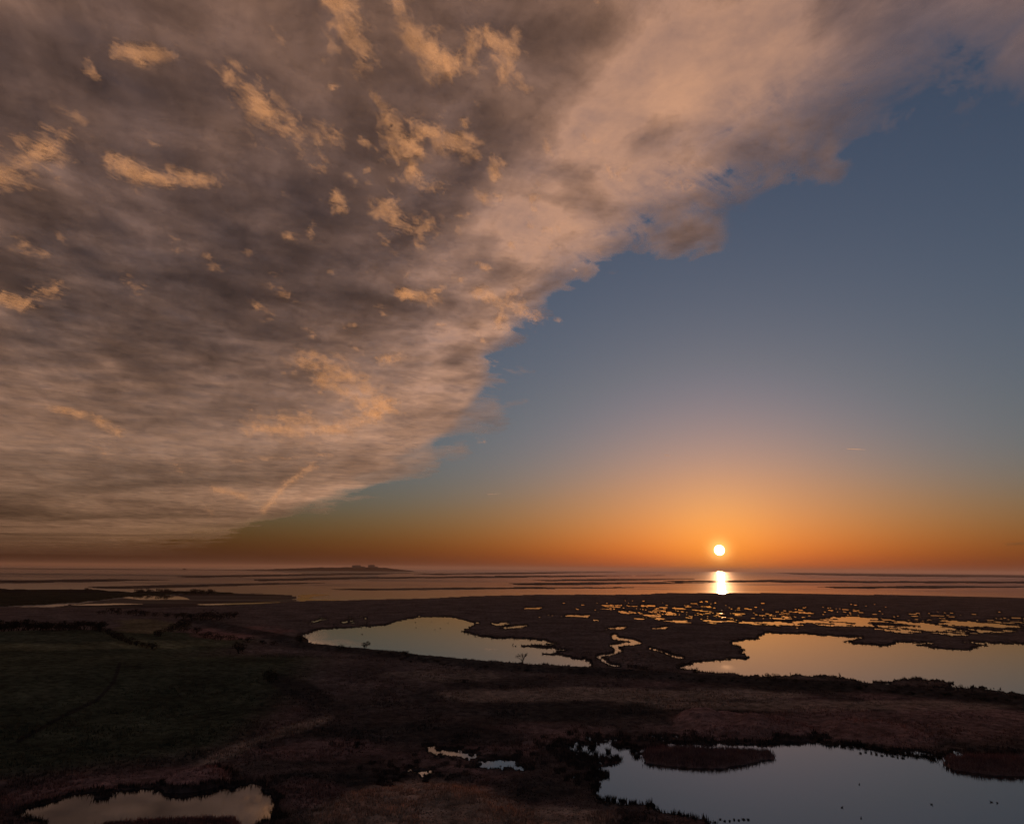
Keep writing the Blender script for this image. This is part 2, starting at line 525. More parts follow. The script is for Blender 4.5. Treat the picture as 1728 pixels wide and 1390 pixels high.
# the many little ones together are one mass
def small_puffs():
    Vs, Fs, D, off = [], [], [], 0
    for x, y, r in SMALL:
        me = puff_mesh('tmp', [([(x - r * (0.3 + 0.5 * ((x * 7) % 1)), y - r * (0.5 - ((y * 3) % 1))), (x + r * 0.7, y + r * (0.6 - ((y * 5) % 1)))], r * 0.85, 1.0 + max(0, y - 400) / 800)], 3, 18.0, 5.0)
        v = np.empty(len(me.vertices) * 3, np.float32); me.vertices.foreach_get('co', v)
        f = np.empty(len(me.polygons) * 4, np.int32); me.loops.foreach_get('vertex_index', f)
        d = np.empty(len(me.vertices), np.float32); me.attributes['dens'].data.foreach_get('value', d)
        Vs.append(v.reshape(-1, 3)); Fs.append(f.reshape(-1, 4) + off); D.append(d * (0.80 + 0.3 * ((x * 13) % 1))); off += len(d)
        bpy.data.meshes.remove(me)
    me = np_mesh('cloud_wisps', np.concatenate(Vs), np.concatenate(Fs), True)
    fattr(me, 'dens', np.concatenate(D))
    fattr(me, 'thick', np.zeros(off))
    obj('cloud_wisps', me, PUFF, kind='stuff', label='scattered little wisps of orange cloud under the dark sheet', cat='cloud')


small_puffs()

# ------------------------------------------------------------------ ground cover materials
def cover_material(name, scale=0.25, amp=0.9):
    nt = NT(name)
    c = nt.n('Attribute', attribute_name='cover').outputs['Color']
    pos = nt.n('NewGeometry').outputs['Position']
    n1 = nt.noise(pos, scale, 6, 0.65).outputs['Fac']
    n2 = nt.noise(pos, scale * 0.12, 4, 0.6).outputs['Fac']
    k = nt.m('MULTIPLY', nt.rng(n1, 0.3, 0.7, 1 - amp * 0.7, 1 + amp * 0.7), nt.rng(n2, 0.3, 0.7, 0.6, 1.4))
    cc = nt.v('SCALE', c)
    cc.node.inputs['Scale'].default_value = 1
    nt.put(cc.node.inputs['Scale'], k)
    b = nt.n('Bump', {'Height': n1, 'Strength': 0.9, 'Distance': 1.2})
    return nt.surf(nt.n('BsdfDiffuse', {'Color': cc, 'Roughness': 1.0, 'Normal': b.outputs[0]}))


def plain_material(name, rgb, rgb2=None, scale=1.0, rough=1.0):
    nt = NT(name)
    info = nt.n('ObjectInfo').outputs['Random']
    n1 = nt.noise(nt.n('NewGeometry').outputs['Position'], scale, 4, 0.6).outputs['Fac']
    f = nt.rng(nt.m('ADD', n1, nt.m('MULTIPLY', info, 0.2)), 0.35, 0.8)
    cc = nt.mixc(f, (*rgb, 1), (*(rgb2 or [v * 0.6 for v in rgb]), 1))
    return nt.surf(nt.n('BsdfDiffuse', {'Color': cc, 'Roughness': rough}))


LAND = cover_material('marsh_land')
REED = cover_material('reed_blades', 1.5, 0.6)
BUSH = plain_material('winter_twigs_and_leaves', (0.030, 0.026, 0.018), (0.018, 0.018, 0.012), 0.7)
BARK = plain_material('dark_bark', (0.028, 0.022, 0.017), None, 3)
FARLAND = plain_material('far_wooded_land', (0.035, 0.03, 0.025), None, 0.002)
CONCRETE = plain_material('weathered_concrete', (0.20, 0.19, 0.18), (0.15, 0.14, 0.14), 0.02)
FEATHER = plain_material('dark_plumage', (0.03, 0.025, 0.02), None, 8)


def water_material(name, ior, rough, tint=(0.012, 0.013, 0.014), bump=0.0):
    nt = NT(name)
    pos = nt.n('NewGeometry').outputs['Position']
    p = nt.n('BsdfPrincipled', {'Base Color': (*tint, 1), 'Roughness': rough, 'IOR': ior})
    if bump:
        st = nt.n('Mapping', {'Vector': pos, 'Scale': (0.35, 1.0, 1)})
        n1 = nt.noise(st.outputs[0], 0.8, 3, 0.5).outputs['Fac']
        gust = nt.rng(nt.noise(pos, 0.02, 3, 0.5).outputs['Fac'], 0.42, 0.62)
        nt.put(p.inputs['Normal'], nt.n('Bump', {'Height': n1, 'Strength': nt.m('MULTIPLY', gust, bump), 'Distance': 0.05}).outputs[0])
        nt.put(p.inputs['Roughness'], nt.rng(gust, 0, 1, rough, rough * 2.2))
    return nt.surf(p.outputs[0])


WATER = water_material('still_pond_water', 3.1, 0.016, bump=0.06)


def flats_material():
    """tidal flats: mirror-wet sand and standing water between darker drained mud"""
    nt = NT('wet_tidal_flats')
    pos = nt.n('NewGeometry').outputs['Position']
    st = nt.n('Mapping', {'Vector': pos, 'Rotation': (0, 0, math.radians(-6)), 'Scale': (0.00016, 0.0011, 1)})
    n1 = nt.noise(st.outputs[0], 1.0, 7, 0.58, 0.8).outputs['Fac']
    st2 = nt.n('Mapping', {'Vector': pos, 'Rotation': (0, 0, math.radians(4)), 'Scale': (0.0011, 0.0075, 1)})
    n2 = nt.noise(st2.outputs[0], 1.0, 6, 0.6, 1.0).outputs['Fac']
    w = nt.m('ADD', nt.m('MULTIPLY', n1, 0.62), nt.m('MULTIPLY', n2, 0.38))
    wet = nt.rng(w, 0.43, 0.49, 0.0, 1.0, True)
    mud = nt.n('BsdfDiffuse', {'Color': (0.10, 0.075, 0.065, 1), 'Roughness': 1.0})
    gl = nt.n('BsdfPrincipled', {'Base Color': (0.03, 0.026, 0.024, 1), 'Roughness': 0.026, 'IOR': 2.2})
    gr = nt.n('BsdfPrincipled', {'Base Color': (0.05, 0.045, 0.045, 1), 'Roughness': 0.5, 'IOR': 3.2})
    gl = nt.n('MixShader', {0: 0.45, 1: gl.outputs[0], 2: gr.outputs[0]})
    film = nt.n('MixShader', {0: 0.55, 1: mud.outputs[0], 2: nt.n('BsdfPrincipled', {'Base Color': (0.05, 0.04, 0.036, 1), 'Roughness': 0.6, 'IOR': 2.0}).outputs[0]})
    return nt.surf(nt.n('MixShader', {0: wet, 1: film.outputs[0], 2: gl.outputs[0]}).outputs[0])


# ------------------------------------------------------------------ tidal flats, one sheet to the horizon
def polar_sheet(name, d0, d1, nr, az_max, nc, z, mat, **kw):
    inv = np.linspace(1 / d0, 1 / d1, nr)
    az = np.radians(np.linspace(-az_max, az_max, nc))
    A, I = np.meshgrid(az, inv)
    r = 1 / I
    P = np.stack([r * np.sin(A), r * np.cos(A), np.full_like(r, z)], -1).reshape(-1, 3)
    return obj(name, np_mesh(name, P, grid_faces(nr, nc)), mat, **kw)


polar_sheet('tidal_flats', 900, 100000, 60, 88, 90, -0.30, flats_material(), kind='structure')
SHORE = [(-900, 1026), (0, 1024), (200, 1026), (430, 1019), (500, 1013.5), (600, 1012), (714, 1010), (800, 1006), (870, 1003.5),
         (980, 1001.5), (1290, 1001), (1728, 1003), (2600, 1008)]
sx, sy_ = np.array(SHORE).T

# ------------------------------------------------------------------ ponds (outlines in photograph pixels, laid on the marsh level)
POND_MID = [(487, 1078), (540, 1062), (598, 1059), (651, 1055), (672, 1047), (713, 1041), (761, 1041), (784, 1047), (802, 1052),
            (779, 1064), (794, 1071), (832, 1076), (860, 1076), (901, 1079), (947, 1086), (860, 1090), (924, 1093), (964, 1097),
            (911, 1103), (949, 1106), (990, 1113), (1000, 1126), (885, 1122), (860, 1121), (786, 1114), (705, 1109), (685, 1103), (608, 1095), (517, 1085)]
POND_RIGHT = [(1146, 1126), (1150, 1121), (1178, 1118), (1204, 1115), (1237, 1112), (1270, 1109), (1252, 1103), (1257, 1097), (1242, 1088),
              (1233, 1083), (1255, 1080), (1277, 1078), (1290, 1068), (1341, 1069), (1400, 1072), (1462, 1076), (1417, 1082), (1442, 1087),
              (1488, 1089), (1526, 1083), (1574, 1086), (1546, 1089), (1581, 1095), (1632, 1096), (1668, 1088), (1627, 1082), (1698, 1085),
              (1728, 1087), (1760, 1088), (2300, 1100), (2300, 1190), (1728, 1169), (1680, 1164), (1609, 1158), (1600, 1150), (1564, 1146), (1500, 1149),
              (1467, 1152), (1432, 1144), (1366, 1140), (1290, 1142), (1240, 1138), (1180, 1132)]
POND_FAR = [(1115, 1047), (1150, 1046), (1290, 1049), (1340, 1047), (1390, 1044), (1422, 1038), (1483, 1043), (1569, 1044), (1645, 1048),
            (1728, 1057), (2300, 1072), (2300, 1080), (1728, 1063), (1693, 1067), (1658, 1066), (1630, 1072), (1592, 1072), (1518, 1068),
            (1493, 1063), (1442, 1058), (1366, 1055), (1290, 1054), (1180, 1052)]
POND_NEAR = [(962, 1268), (987, 1257), (1028, 1247), (1043, 1253), (1064, 1260), (1080, 1268), (1115, 1254), (1191, 1256), (1290, 1256),
             (1353, 1244), (1366, 1244), (1404, 1255), (1455, 1259), (1508, 1268), (1543, 1272), (1589, 1278), (1604, 1271), (1728, 1275), (2300, 1290),
             (2300, 1560), (1300, 1480), (1240, 1425), (1181, 1390), (1135, 1369), (1097, 1361), (1060, 1358), (1003, 1351), (1003, 1335), (995, 1323),
             (1015, 1310), (1003, 1292), (1045, 1284), (1045, 1276), (1000, 1275)]
POND_CORNER = [(20, 1373), (61, 1359), (107, 1351), (143, 1337), (178, 1338), (255, 1332), (344, 1323), (440, 1319), (450, 1326), (455, 1349),
               (476, 1361), (468, 1379), (430, 1400), (405, 1410), (300, 1420), (150, 1430), (90, 1420), (70, 1385)]
SMALL_POOLS = [[(715, 1262), (760, 1260), (800, 1268), (798, 1284), (745, 1279)], [(780, 1292), (830, 1283), (888, 1283), (880, 1299), (815, 1301)], [(640, 1318), (668, 1322), (664, 1328), (642, 1326)], [(674, 1292), (700, 1300), (735, 1308), (728, 1313), (690, 1306)],
               [(211, 1008), (235, 1004), (290, 1004), (310, 1008), (300, 1011), (240, 1011.5)],
               [(826, 1052), (850, 1050), (858, 1052), (842, 1056)], [(845, 1058), (888, 1054), (884, 1058), (850, 1061)],
               [(945, 1040), (960, 1037.5), (994, 1038), (990, 1041)], [(880, 1027), (890, 1025), (916, 1025), (910, 1027)],
               [(1020, 1061), (1045, 1058), (1058, 1057), (1050, 1062)], [(1094, 1060.5), (1128, 1058), (1126, 1061)]]
CREEKS = [([(1036, 1072), (1038, 1077), (1069, 1081), (1076, 1084), (1036, 1090), (1042, 1097), (1036, 1103), (1010, 1108), (1023, 1118), (1041, 1124)], 4.5),
          ([(1097, 1094), (1115, 1099), (1127, 1104), (1150, 1110)], 3.5), ([(1430, 1153), (1500, 1154)], 1.2), ([(1540, 1161), (1612, 1165)], 1.6),
          ([(1062, 1125), (1090, 1129)], 1.5)]


def water_mask(px, py, X, Y):
    """True where the marsh surface lies under water"""
    k = np.clip((py - 985) / 300, 0.05, 1)                 # smaller wobble far away
    wx = (fbm(X * 0.13, Y * 0.13, 4, 3, 0.62) - 0.5) * 60 * k
    wy = (fbm(X * 0.13, Y * 0.13, 4, 11, 0.62) - 0.5) * 34 * k * (0.35 + 0.65 * k)
    qx, qy = px + wx, py + wy
    w = np.zeros(px.shape, bool)
    for p in (POND_MID, POND_RIGHT, POND_FAR, POND_NEAR, POND_CORNER):
        w |= inside(qx, qy, p)
    for p in SMALL_POOLS:
        w |= inside(px + wx * 0.9, py + wy * 0.9, p)
    for pts, r in CREEKS:
        w |= seg_dist(px + wx * 0.4, py + wy * 0.4, pts, ys=2.2) < r * (0.6 + 0.8 * vnoise(X * 0.08, Y * 0.08, 5))
    # flooded hollows between tussocks on the outer marsh
    n = fbm(X * 0.085, Y * 0.032, 4, 21, 0.62)
    m_ = (G(px, py, 1120, 1027, 130, 12) * 0.9 + G(px, py, 1330, 1036, 180, 15) * 0.95 + G(px, py, 1600, 1048, 220, 14) * 0.8
          + G(px, py, 1060, 1040, 120, 9) * 0.5 + G(px, py, 700, 1048, 120, 7) * 0.45 + G(px, py, 560, 1047, 60, 8) * 0.4)
    m_ = m_ * (0.55 + 0.9 * vnoise(X * 0.006, Y * 0.004, 66))
    w |= (n > 0.80 - 0.20 * m_) & (m_ > 0.10)
    # speckled pools among the near reeds
    n = fbm(X * 0.55, Y * 0.35, 3, 33, 0.6)
    m_ = (G(px, py, 700, 1300, 70, 18) * 0.75 + G(px, py, 770, 1272, 70, 10) * 0.9 + G(px, py, 850, 1292, 60, 9) * 0.8 + G(px, py, 985, 1285, 35, 40)
          + G(px, py, 1150, 1245, 90, 10) * 0.8 + G(px, py, 380, 1305, 40, 8) * 0.8 + G(px, py, 1650, 1268, 90, 8) * 0.8 + G(px, py, 590, 1257, 30, 4) * 0.7
          + G(px, py, 960, 1262, 60, 14) * 0.7 + G(px, py, 786, 1153, 12, 2) * 0.9)
    w |= (n > 0.82 - 0.26 * m_) & (m_ > 0.12)
    # islands in the wide far pool
    isl = fbm(X * 0.035, Y * 0.02, 4, 44, 0.62) > 0.54
    w &= ~(isl & inside(px, py, [(a, b - 2) if i < 11 else (a, b + 3) for i, (a, b) in enumerate(POND_FAR)]))
    return w


BANK = [(330, 1046), (430, 1070), (520, 1092), (610, 1101), (700, 1115), (860, 1129), (1000, 1135), (1150, 1144), (1300, 1153), (1450, 1161), (1600, 1174), (1728, 1185), (2300, 1240)]
bank_w = gp(*np.array(BANK).T)[:, :2]
REED_DOMES = [(1225, 1225, 20, 2.4), (1310, 1232, 14, 2.0), (1180, 1215, 9, 1.5), (330, 1318, 9, 1.6), (700, 1392, 26, 1.3), (1480, 1235, 18, 1.0)]


def base_height(X, Y):
    """the lie of the land without water"""
    D = np.hypot(X, Y)
    h = 0.45 + (fbm(X * 0.02, Y * 0.02, 4, 61) - 0.5) * 0.7
    # farmland hill on the left
    side = sstep(-120, -330, X + (D - 400) * 0.10)
    hill = side * sstep(225, 430, D) * sstep(720, 610, D)
    h = h + hill * (14.5 + 3 * (fbm(X * 0.006, Y * 0.006, 3, 71) - 0.5))
    # a lower shoulder in front of the middle pond
    h = h + 5.0 * np.exp(-((X + 150) / 90) ** 2 - ((D - 440) / 60) ** 2)
    # sea bank
    bd = seg_dist(X, Y, [tuple(p) for p in bank_w])
    h = h + 2.3 * sstep(13, 2, bd) * (0.8 + 0.4 * vnoise(X * 0.05, Y * 0.05, 9))
    for cx, cy_, r, hh in REED_DOMES:
        c = gp(cx, cy_)
        h = h + hh * sstep(1.15, 0.6, np.hypot(X - c[0], (Y - c[1]) * 0.8) / r)
    return h


def build_terrain():
    inn = np.radians(np.linspace(-40, 40, 1290))
    az = np.concatenate([np.radians(np.linspace(-75, -40.5, 50)), inn, np.radians(np.linspace(40.5, 75, 50))])
    dep = np.concatenate([np.linspace(31.0, 433, 470) / F_PX, np.linspace(445, 900, 30) / F_PX])
    A, T = np.meshgrid(az, dep)
    r = CAM_H / np.tan(np.arctan(T))
    X, Y = r * np.sin(A), r * np.cos(A)
    P0 = np.stack([X, Y, np.zeros_like(X)], -1)
    px, py = proj(P0.reshape(-1, 3))
    px, py = px.reshape(X.shape), py.reshape(X.shape)
    h = base_height(X, Y)
    wet = water_mask(px, py, X, Y)
    calm = h < 1.1
    wet &= calm | (py < 1015)
    tuss = (fbm(X * 0.35, Y * 0.35, 3, 81, 0.6) - 0.5) * np.where(h > 4, 0.25, 0.9)
    z = np.where(wet, -0.55, np.maximum(h + tuss, 0.10))
    # the outer edge of the marsh drops to the flats
    edge = np.interp(px, sx, sy_) + (fbm(X * 0.004, Y * 0.004, 4, 91) - 0.5) * 5
    off = py < edge
    z = np.where(off, -1.6, z)
    P = np.stack([X, Y, z], -1).reshape(-1, 3)
    qx, qy = proj(P)
    qx, qy = qx.reshape(X.shape), qy.reshape(X.shape)

    # what grows where, and painted light on the hill crest
    C = np.empty(X.shape + (3,))
    green, red, tan, scrub, marsh = [np.array(c) for c in ((0.088, 0.084, 0.046), (0.33, 0.17, 0.13), (0.46, 0.29, 0.19), (0.065, 0.050, 0.040), (0.19, 0.12, 0.09))]
    C[:] = marsh
    def lay(w, c):
        C[:] = C * (1 - w[..., None]) + c * w[..., None]
    big = fbm(X * 0.012, Y * 0.012, 4, 101)
    med = fbm(X * 0.05, Y * 0.05, 4, 111)
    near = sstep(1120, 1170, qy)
    def blob(cx, cy_, rx, ry, rot=0.0, sharp=0.25):
        c_, s_ = math.cos(rot), math.sin(rot)
        u, v = ((qx - cx) * c_ + (qy - cy_) * s_) / rx, (-(qx - cx) * s_ + (qy - cy_) * c_) / ry
        return sstep(1 + sharp, 1 - sharp, np.hypot(u, v) + (med - 0.5) * 1.1)
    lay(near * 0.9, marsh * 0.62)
    lay(near * sstep(0.45, 0.62, big) * 0.7, red * 0.8)
    lay(near * sstep(0.50, 0.65, med) * 0.6, scrub)
    for c, w_, ar in ((tan, 0.75, (1010, 1172, 300, 11)), (tan, 0.65, (1400, 1190, 360, 9)), (red, 0.6, (1500, 1225, 330, 28)), (scrub, 0.85, (960, 1200, 150, 14)),
                      (red, 0.5, (900, 1232, 120, 12)), (scrub, 0.8, (700, 1240, 190, 18)), (red, 0.7, (560, 1265, 110, 22)), (scrub, 0.85, (640, 1318, 170, 18)),
                      (red, 0.55, (530, 1340, 70, 22)), (tan, 0.85, (760, 1385, 210, 36)), (tan, 0.6, (920, 1378, 110, 16)), (scrub, 0.8, (900, 1330, 80, 22)),
                      (red, 0.75, (1245, 1228, 100, 26)), (tan * 0.7, 0.6, (760, 1140, 130, 10)), (marsh, 0.7, (620, 1160, 120, 20))):
        lay(blob(*ar) * w_, c)
    for cx, cy_, r_, hh in REED_DOMES:
        c = gp(cx, cy_)
        lay(sstep(1.2, 0.8, np.hypot(X - c[0], (Y - c[1]) * 0.8) / r_), tan if cy_ > 1380 else red)
    lay(sstep(560, 440, qx + (qy - 1150) * 0.9) * sstep(1100, 1112, qy) * sstep(1330, 1290, qy + qx * 0.12), green)
    lay(sstep(2.0, 5.0, h) * sstep(-150, -220, X), green)
    lay(blob(130, 1090, 330, 7, -0.02) * 0.9 * sstep(3, 6, h), np.array((0.19, 0.16, 0.08)))  # pale crest strip: sky light on the hill top painted into the colour
    lay(blob(190, 1322, 190, 14, -0.16) * 0.8, red * 0.9)
    lay(blob(385, 1270, 60, 10, -0.35) * 0.85, tan * 0.9)
    lay(blob(490, 1232, 70, 8, -0.30) * 0.85, tan * 0.8)
    lay(blob(505, 1165, 55, 16, 0.35) * 0.85, scrub * 0.8)
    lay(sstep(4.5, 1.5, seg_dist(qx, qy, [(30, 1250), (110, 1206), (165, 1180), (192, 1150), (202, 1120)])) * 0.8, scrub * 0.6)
    lay(blob(250, 1055, 55, 11), np.array((0.22, 0.15, 0.075)))
    lay(blob(400, 1067, 80, 11) * 0.95, np.array((0.32, 0.15, 0.11)))
    bdist = seg_dist(X, Y, [tuple(p) for p in bank_w])
    lay(sstep(22, 8, bdist) * 0.85, scrub)
    # wet mud along every water's edge
    wf = wet.astype(float)
    nb = np.zeros_like(wf)
    for dy_ in (-2, 0, 2):
        for dx_ in (-2, 0, 2):
            nb = np.maximum(nb, np.roll(np.roll(wf, dy_, 0), dx_, 1))
    lay(nb * 0.75, scrub * 0.7)
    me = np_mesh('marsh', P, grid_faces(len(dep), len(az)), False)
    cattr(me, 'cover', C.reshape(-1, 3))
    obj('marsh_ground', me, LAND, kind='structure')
    return dict(P=P, px=qx.ravel(), py=qy.ravel(), wet=wet.ravel(), off=off.ravel(), near_w=nb.ravel() > 0, C=C.reshape(-1, 3), h=h.ravel())


TER = build_terrain()
# water standing at marsh level, under the land sheet
wb = [(-2600, 1034), (-200, 1034), (420, 1034), (505, 1024), (700, 1020), (800, 1014), (880, 1011), (1300, 1009), (1728, 1011), (2600, 1018)]
top = gp(*np.array(wb).T)
V = np.concatenate([top, [[900, 40, 0], [-900, 40, 0]]])
me = bpy.data.meshes.new('water')
me.from_pydata([tuple(v) for v in V], [], [tuple(range(len(V)))])
obj('water', me, WATER, kind='structure')
obj('cloud', puff_mesh('cloud', [([(1700, 918), (1740, 916), (1790, 917)], 7, 1.6)], thick=0.85), PUFF, cat='cloud',
    label='low dark sliver of cloud above the horizon at the right edge', group='broken clouds under the cloud sheet')


# contrails
def tube(p0, p1, r0, r1, n=8):
    p0, p1 = np.asarray(p0, float), np.asarray(p1, float)
    ax = p1 - p0
    ax = ax / (np.linalg.norm(ax) + 1e-9)
    u = np.cross(ax, [0, 0, 1.0] if abs(ax[2]) < 0.9 else [1.0, 0, 0])
    u /= np.linalg.norm(u)
    v = np.cross(ax, u)
    a = np.arange(n) * 2 * math.pi / n
    ring = np.cos(a)[:, None] * u + np.sin(a)[:, None] * v
    V = np.concatenate([p0 + ring * r0, p1 + ring * r1])
    i = np.arange(n)
    return V, np.stack([i, (i + 1) % n, (i + 1) % n + n, i + n], -1)


class Mesh:
    def __init__(s):
        s.V, s.F, s.n = [], [], 0

    def add(s, V, Fa):
        V = np.asarray(V, float)
        Fa = np.asarray(Fa, int)
        if Fa.shape[1] == 3:
            Fa = np.concatenate([Fa, Fa[:, 2:]], 1)
        s.V.append(V)
        s.F.append(Fa + s.n)
        s.n += len(V)

    def box(s, x0, x1, y0, y1, z0, z1):
        V = [(x, y, z) for z in (z0, z1) for y in (y0, y1) for x in (x0, x1)]
        s.add(V, [(0, 2, 3, 1), (4, 5, 7, 6), (0, 1, 5, 4), (2, 6, 7, 3), (0, 4, 6, 2), (1, 3, 7, 5)])

    def build(s, name):
        me = bpy.data.meshes.new(name)
        fs = [tuple(f) if f[2] != f[3] else tuple(f[:3]) for f in np.concatenate(s.F).tolist()]
        me.from_pydata(np.concatenate(s.V).tolist(), [], fs)
        return me


nt = NT('ice_trail')
CONTRAIL = scatter_shader(nt, 0.55, 0.9, cloud_normal(nt, nt.n('NewGeometry').outputs['Position'], 0.004, (-0.2, -0.9, -0.3), 0.6))
for (x0, y0, x1, y1, r), lab in (((1428, 757, 1462, 758.5, 34), 'short bright contrail in the clear sky right of the sun'),
                                 ((1121, 767.5, 1132, 769, 30), 'tiny contrail dash in the sky up and left of the sun'),
                                 ((822, 834, 846, 832.5, 20), 'faint contrail dash in the clear sky below the cloud edge')):
    a, b = gp(x0, y0, 9000), gp(x1, y1, 9000)
    M_ = Mesh()
    ts = np.linspace(0, 1, 7)
    rr = r * np.array([0.25, 0.9, 1.0, 0.9, 0.7, 0.4, 0.1])
    for i in range(6):
        M_.add(*tube(a + (b - a) * ts[i], a + (b - a) * ts[i + 1], rr[i], rr[i + 1]))
    obj('contrail', M_.build('contrail'), CONTRAIL, label=lab, cat='contrail', group='contrails in the clear sky')

# ------------------------------------------------------------------ banks and mud on the flats
nt = NT('drained_mud')
n1 = nt.noise(nt.n('Mapping', {'Vector': nt.n('NewGeometry').outputs['Position'], 'Scale': (0.002, 0.01, 1)}).outputs[0], 1.0, 5, 0.6).outputs['Fac']
MUD = nt.surf(nt.n('MixShader', {0: nt.rng(n1, 0.45, 0.7, 0.0, 0.22), 1: nt.n('BsdfDiffuse', {'Color': (0.055, 0.042, 0.038, 1)}).outputs[0],
                                 2: nt.n('BsdfPrincipled', {'Base Color': (0.04, 0.03, 0.028, 1), 'Roughness': 0.3}).outputs[0]}).outputs[0])
SANDBANKS = [
    [(1222, 959.5), (1294, 959.5), (1301, 963), (1400, 966.2), (1560, 968), (1728, 969), (2100, 969), (2100, 974), (1728, 974), (1500, 972), (1350, 969), (1290, 965), (1222, 962)],
    [(1410, 957.5), (1500, 956.2), (1728, 954.8), (2100, 952.5), (2100, 959.5), (1728, 962), (1560, 961), (1470, 959.5)],
    [(1120, 980), (1300, 978.5), (1500, 980.5), (1728, 981), (2100, 980), (2100, 983.5), (1728, 984), (1500, 983), (1300, 982), (1150, 982)],
    [(560, 993.5), (760, 991.5), (900, 990.5), (1100, 991), (900, 993), (740, 994.5), (600, 995.5)],
    [(430, 977), (600, 973.5), (860, 971.5), (1130, 970.5), (860, 974), (640, 976), (440, 980)],
    [(860, 984), (1000, 982.5), (1210, 983), (1010, 986), (880, 986.5)],
    [(-300, 982), (0, 979), (180, 977), (290, 977.5), (120, 982), (-300, 987)],
    [(300, 972.5), (420, 969.5), (560, 967.5), (740, 966.2), (560, 970), (420, 972.5), (330, 974)],
    [(150, 990), (300, 986.5), (430, 984), (560, 983), (430, 987), (300, 991), (180, 993)],
    [(700, 968), (860, 966), (1060, 964.5), (880, 968), (740, 969.5)],
    [(900, 978), (1060, 976.5), (1190, 976.2), (1060, 979), (930, 980)],
    [(1380, 990), (1550, 988.5), (1800, 990), (1560, 992.5), (1420, 992)],
    [(110, 1022), (190, 1011), (330, 1001.5), (395, 1001), (470, 1002.5), (497, 1006), (492, 1011), (505, 1015), (470, 1020), (200, 1032), (60, 1032)],
]
for k, poly in enumerate(SANDBANKS):
    pts = np.array(poly, float)
    (x0, y0), (x1, y1) = pts.min(0) - 1, pts.max(0) + 1
    step = 0.35 if k < 12 else 0.6
    gx, gy = np.meshgrid(np.arange(x0, x1, 7.0), np.arange(y0, y1, step))
    w = gp(gx, gy, -0.20 - 0.004 * k)
    q = (fbm(gx * 0.03, gy * 0.9, 4, 5 + k, 0.6) - 0.5) * (2.2 if k < 12 else 3)
    ok = inside(gx, gy + q, poly)
    w[ray(gx, gy)[..., 2] >= -0.0009] = (0, 5000, -0.5)
    Fa = grid_faces(*gx.shape)
    near_ok = (ray(gx, gy)[..., 2] < -0.0009).ravel()
    Fa = Fa[ok.ravel()[Fa].any(1) & near_ok[Fa].all(1)]
    obj('sandbank', np_mesh('sandbank', w.reshape(-1, 3), Fa), MUD, kind='structure')

for poly, ys in (([(208, 1008), (232, 1004.6), (262, 1003.9), (292, 1004.4), (309, 1007.6), (321, 1011), (300, 1011), (240, 1011.6)], 0.4),
                 ([(503, 1004), (530, 1002.5), (556, 1003.5), (528, 1006), (519, 1009), (530, 1011.5), (574, 1012), (560, 1014), (508, 1014.5), (500, 1010.5), (508, 1007)], 0.4),
                 ([(330, 1019.5), (430, 1016.6), (500, 1015), (440, 1018.2), (350, 1020.6)], 0.3), ([(120, 1020.5), (150, 1018.8), (200, 1017.8), (240, 1018.6), (160, 1021)], 0.3),
                 ([(362, 1024.2), (380, 1023), (392, 1024.6), (378, 1025.6)], 0.3)):
    pts = np.array(poly, float)
    (x0, y0), (x1, y1) = pts.min(0) - 1, pts.max(0) + 1
    gx, gy = np.meshgrid(np.arange(x0, x1, 1.5), np.arange(y0, y1, ys))
    ok = inside(gx + (fbm(gx * 0.2, gy * 0.9, 3, 77) - 0.5) * 8, gy, poly)
    Fa = grid_faces(*gx.shape)
    Fa = Fa[ok.ravel()[Fa].any(1)]
    obj('tidal_pool', np_mesh('tidal_pool', gp(gx, gy, -0.12).reshape(-1, 3), Fa), WATER, kind='structure')

# low headland with the copse, far left
gx, gy = np.meshgrid(np.linspace(-700, 410, 260), np.linspace(988, 1026, 50))
HEAD = [(-700, 985), (60, 995), (160, 995.5), (215, 999), (300, 998), (340, 998.5), (390, 1000), (396, 1001.5), (300, 1002), (220, 1005), (180, 1010), (120, 1017), (0, 1023), (-700, 1030)]
P = gp(gx, gy, 0)
ins = inside(gx, gy + (fbm(gx * 0.05, gy * 0.3, 3, 8) - 0.5) * 3, HEAD)
P[..., 2] = np.where(ins, 1.2 + fbm(gx * 0.02, gy * 0.2, 3, 18) * 1.6, -1.5)
me = np_mesh('headland', P.reshape(-1, 3), grid_faces(50, 260))
cc = np.empty(gx.shape + (3,))
cc[:] = (0.045, 0.038, 0.022)
cc[gy < 1001] = (0.028, 0.024, 0.018)
cattr(me, 'cover', cc.reshape(-1, 3))
obj('headland', me, LAND, kind='structure')


# ------------------------------------------------------------------ far shore and power station
def far_shore(name, prof, D, depth):
    xs = np.arange(prof[0][0], prof[-1][0] + 1, 1.5)
    top = np.interp(xs, *np.array(prof).T) - (fbm(xs * 0.12, xs * 0 + 3, 4, 55, 0.6) - 0.5) * 1.6
    dirs = ray(xs, top)
    hd = np.hypot(dirs[:, 0], dirs[:, 1])
    rows = []
    for k, (q, zf) in enumerate(((0.0, 0.0), (0.3, 0.55), (0.6, 0.93), (1.0, 1.0), (1.6, 0.6), (2.2, 0.0))):
        dist = D + depth * q
        p = CAM + dirs * (dist / hd)[:, None]
        z1 = (CAM + dirs * ((D + depth) / hd)[:, None])[:, 2]
        end = np.clip(np.minimum(xs - xs[0], xs[-1] - xs) / 30, 0, 1) ** 0.6
        p[:, 2] = -1 + (np.maximum(z1, 6) + 1) * zf * end
        rows.append(p)
    obj(name, np_mesh(name, np.concatenate(rows), grid_faces(6, len(xs))), FARLAND, kind='structure')


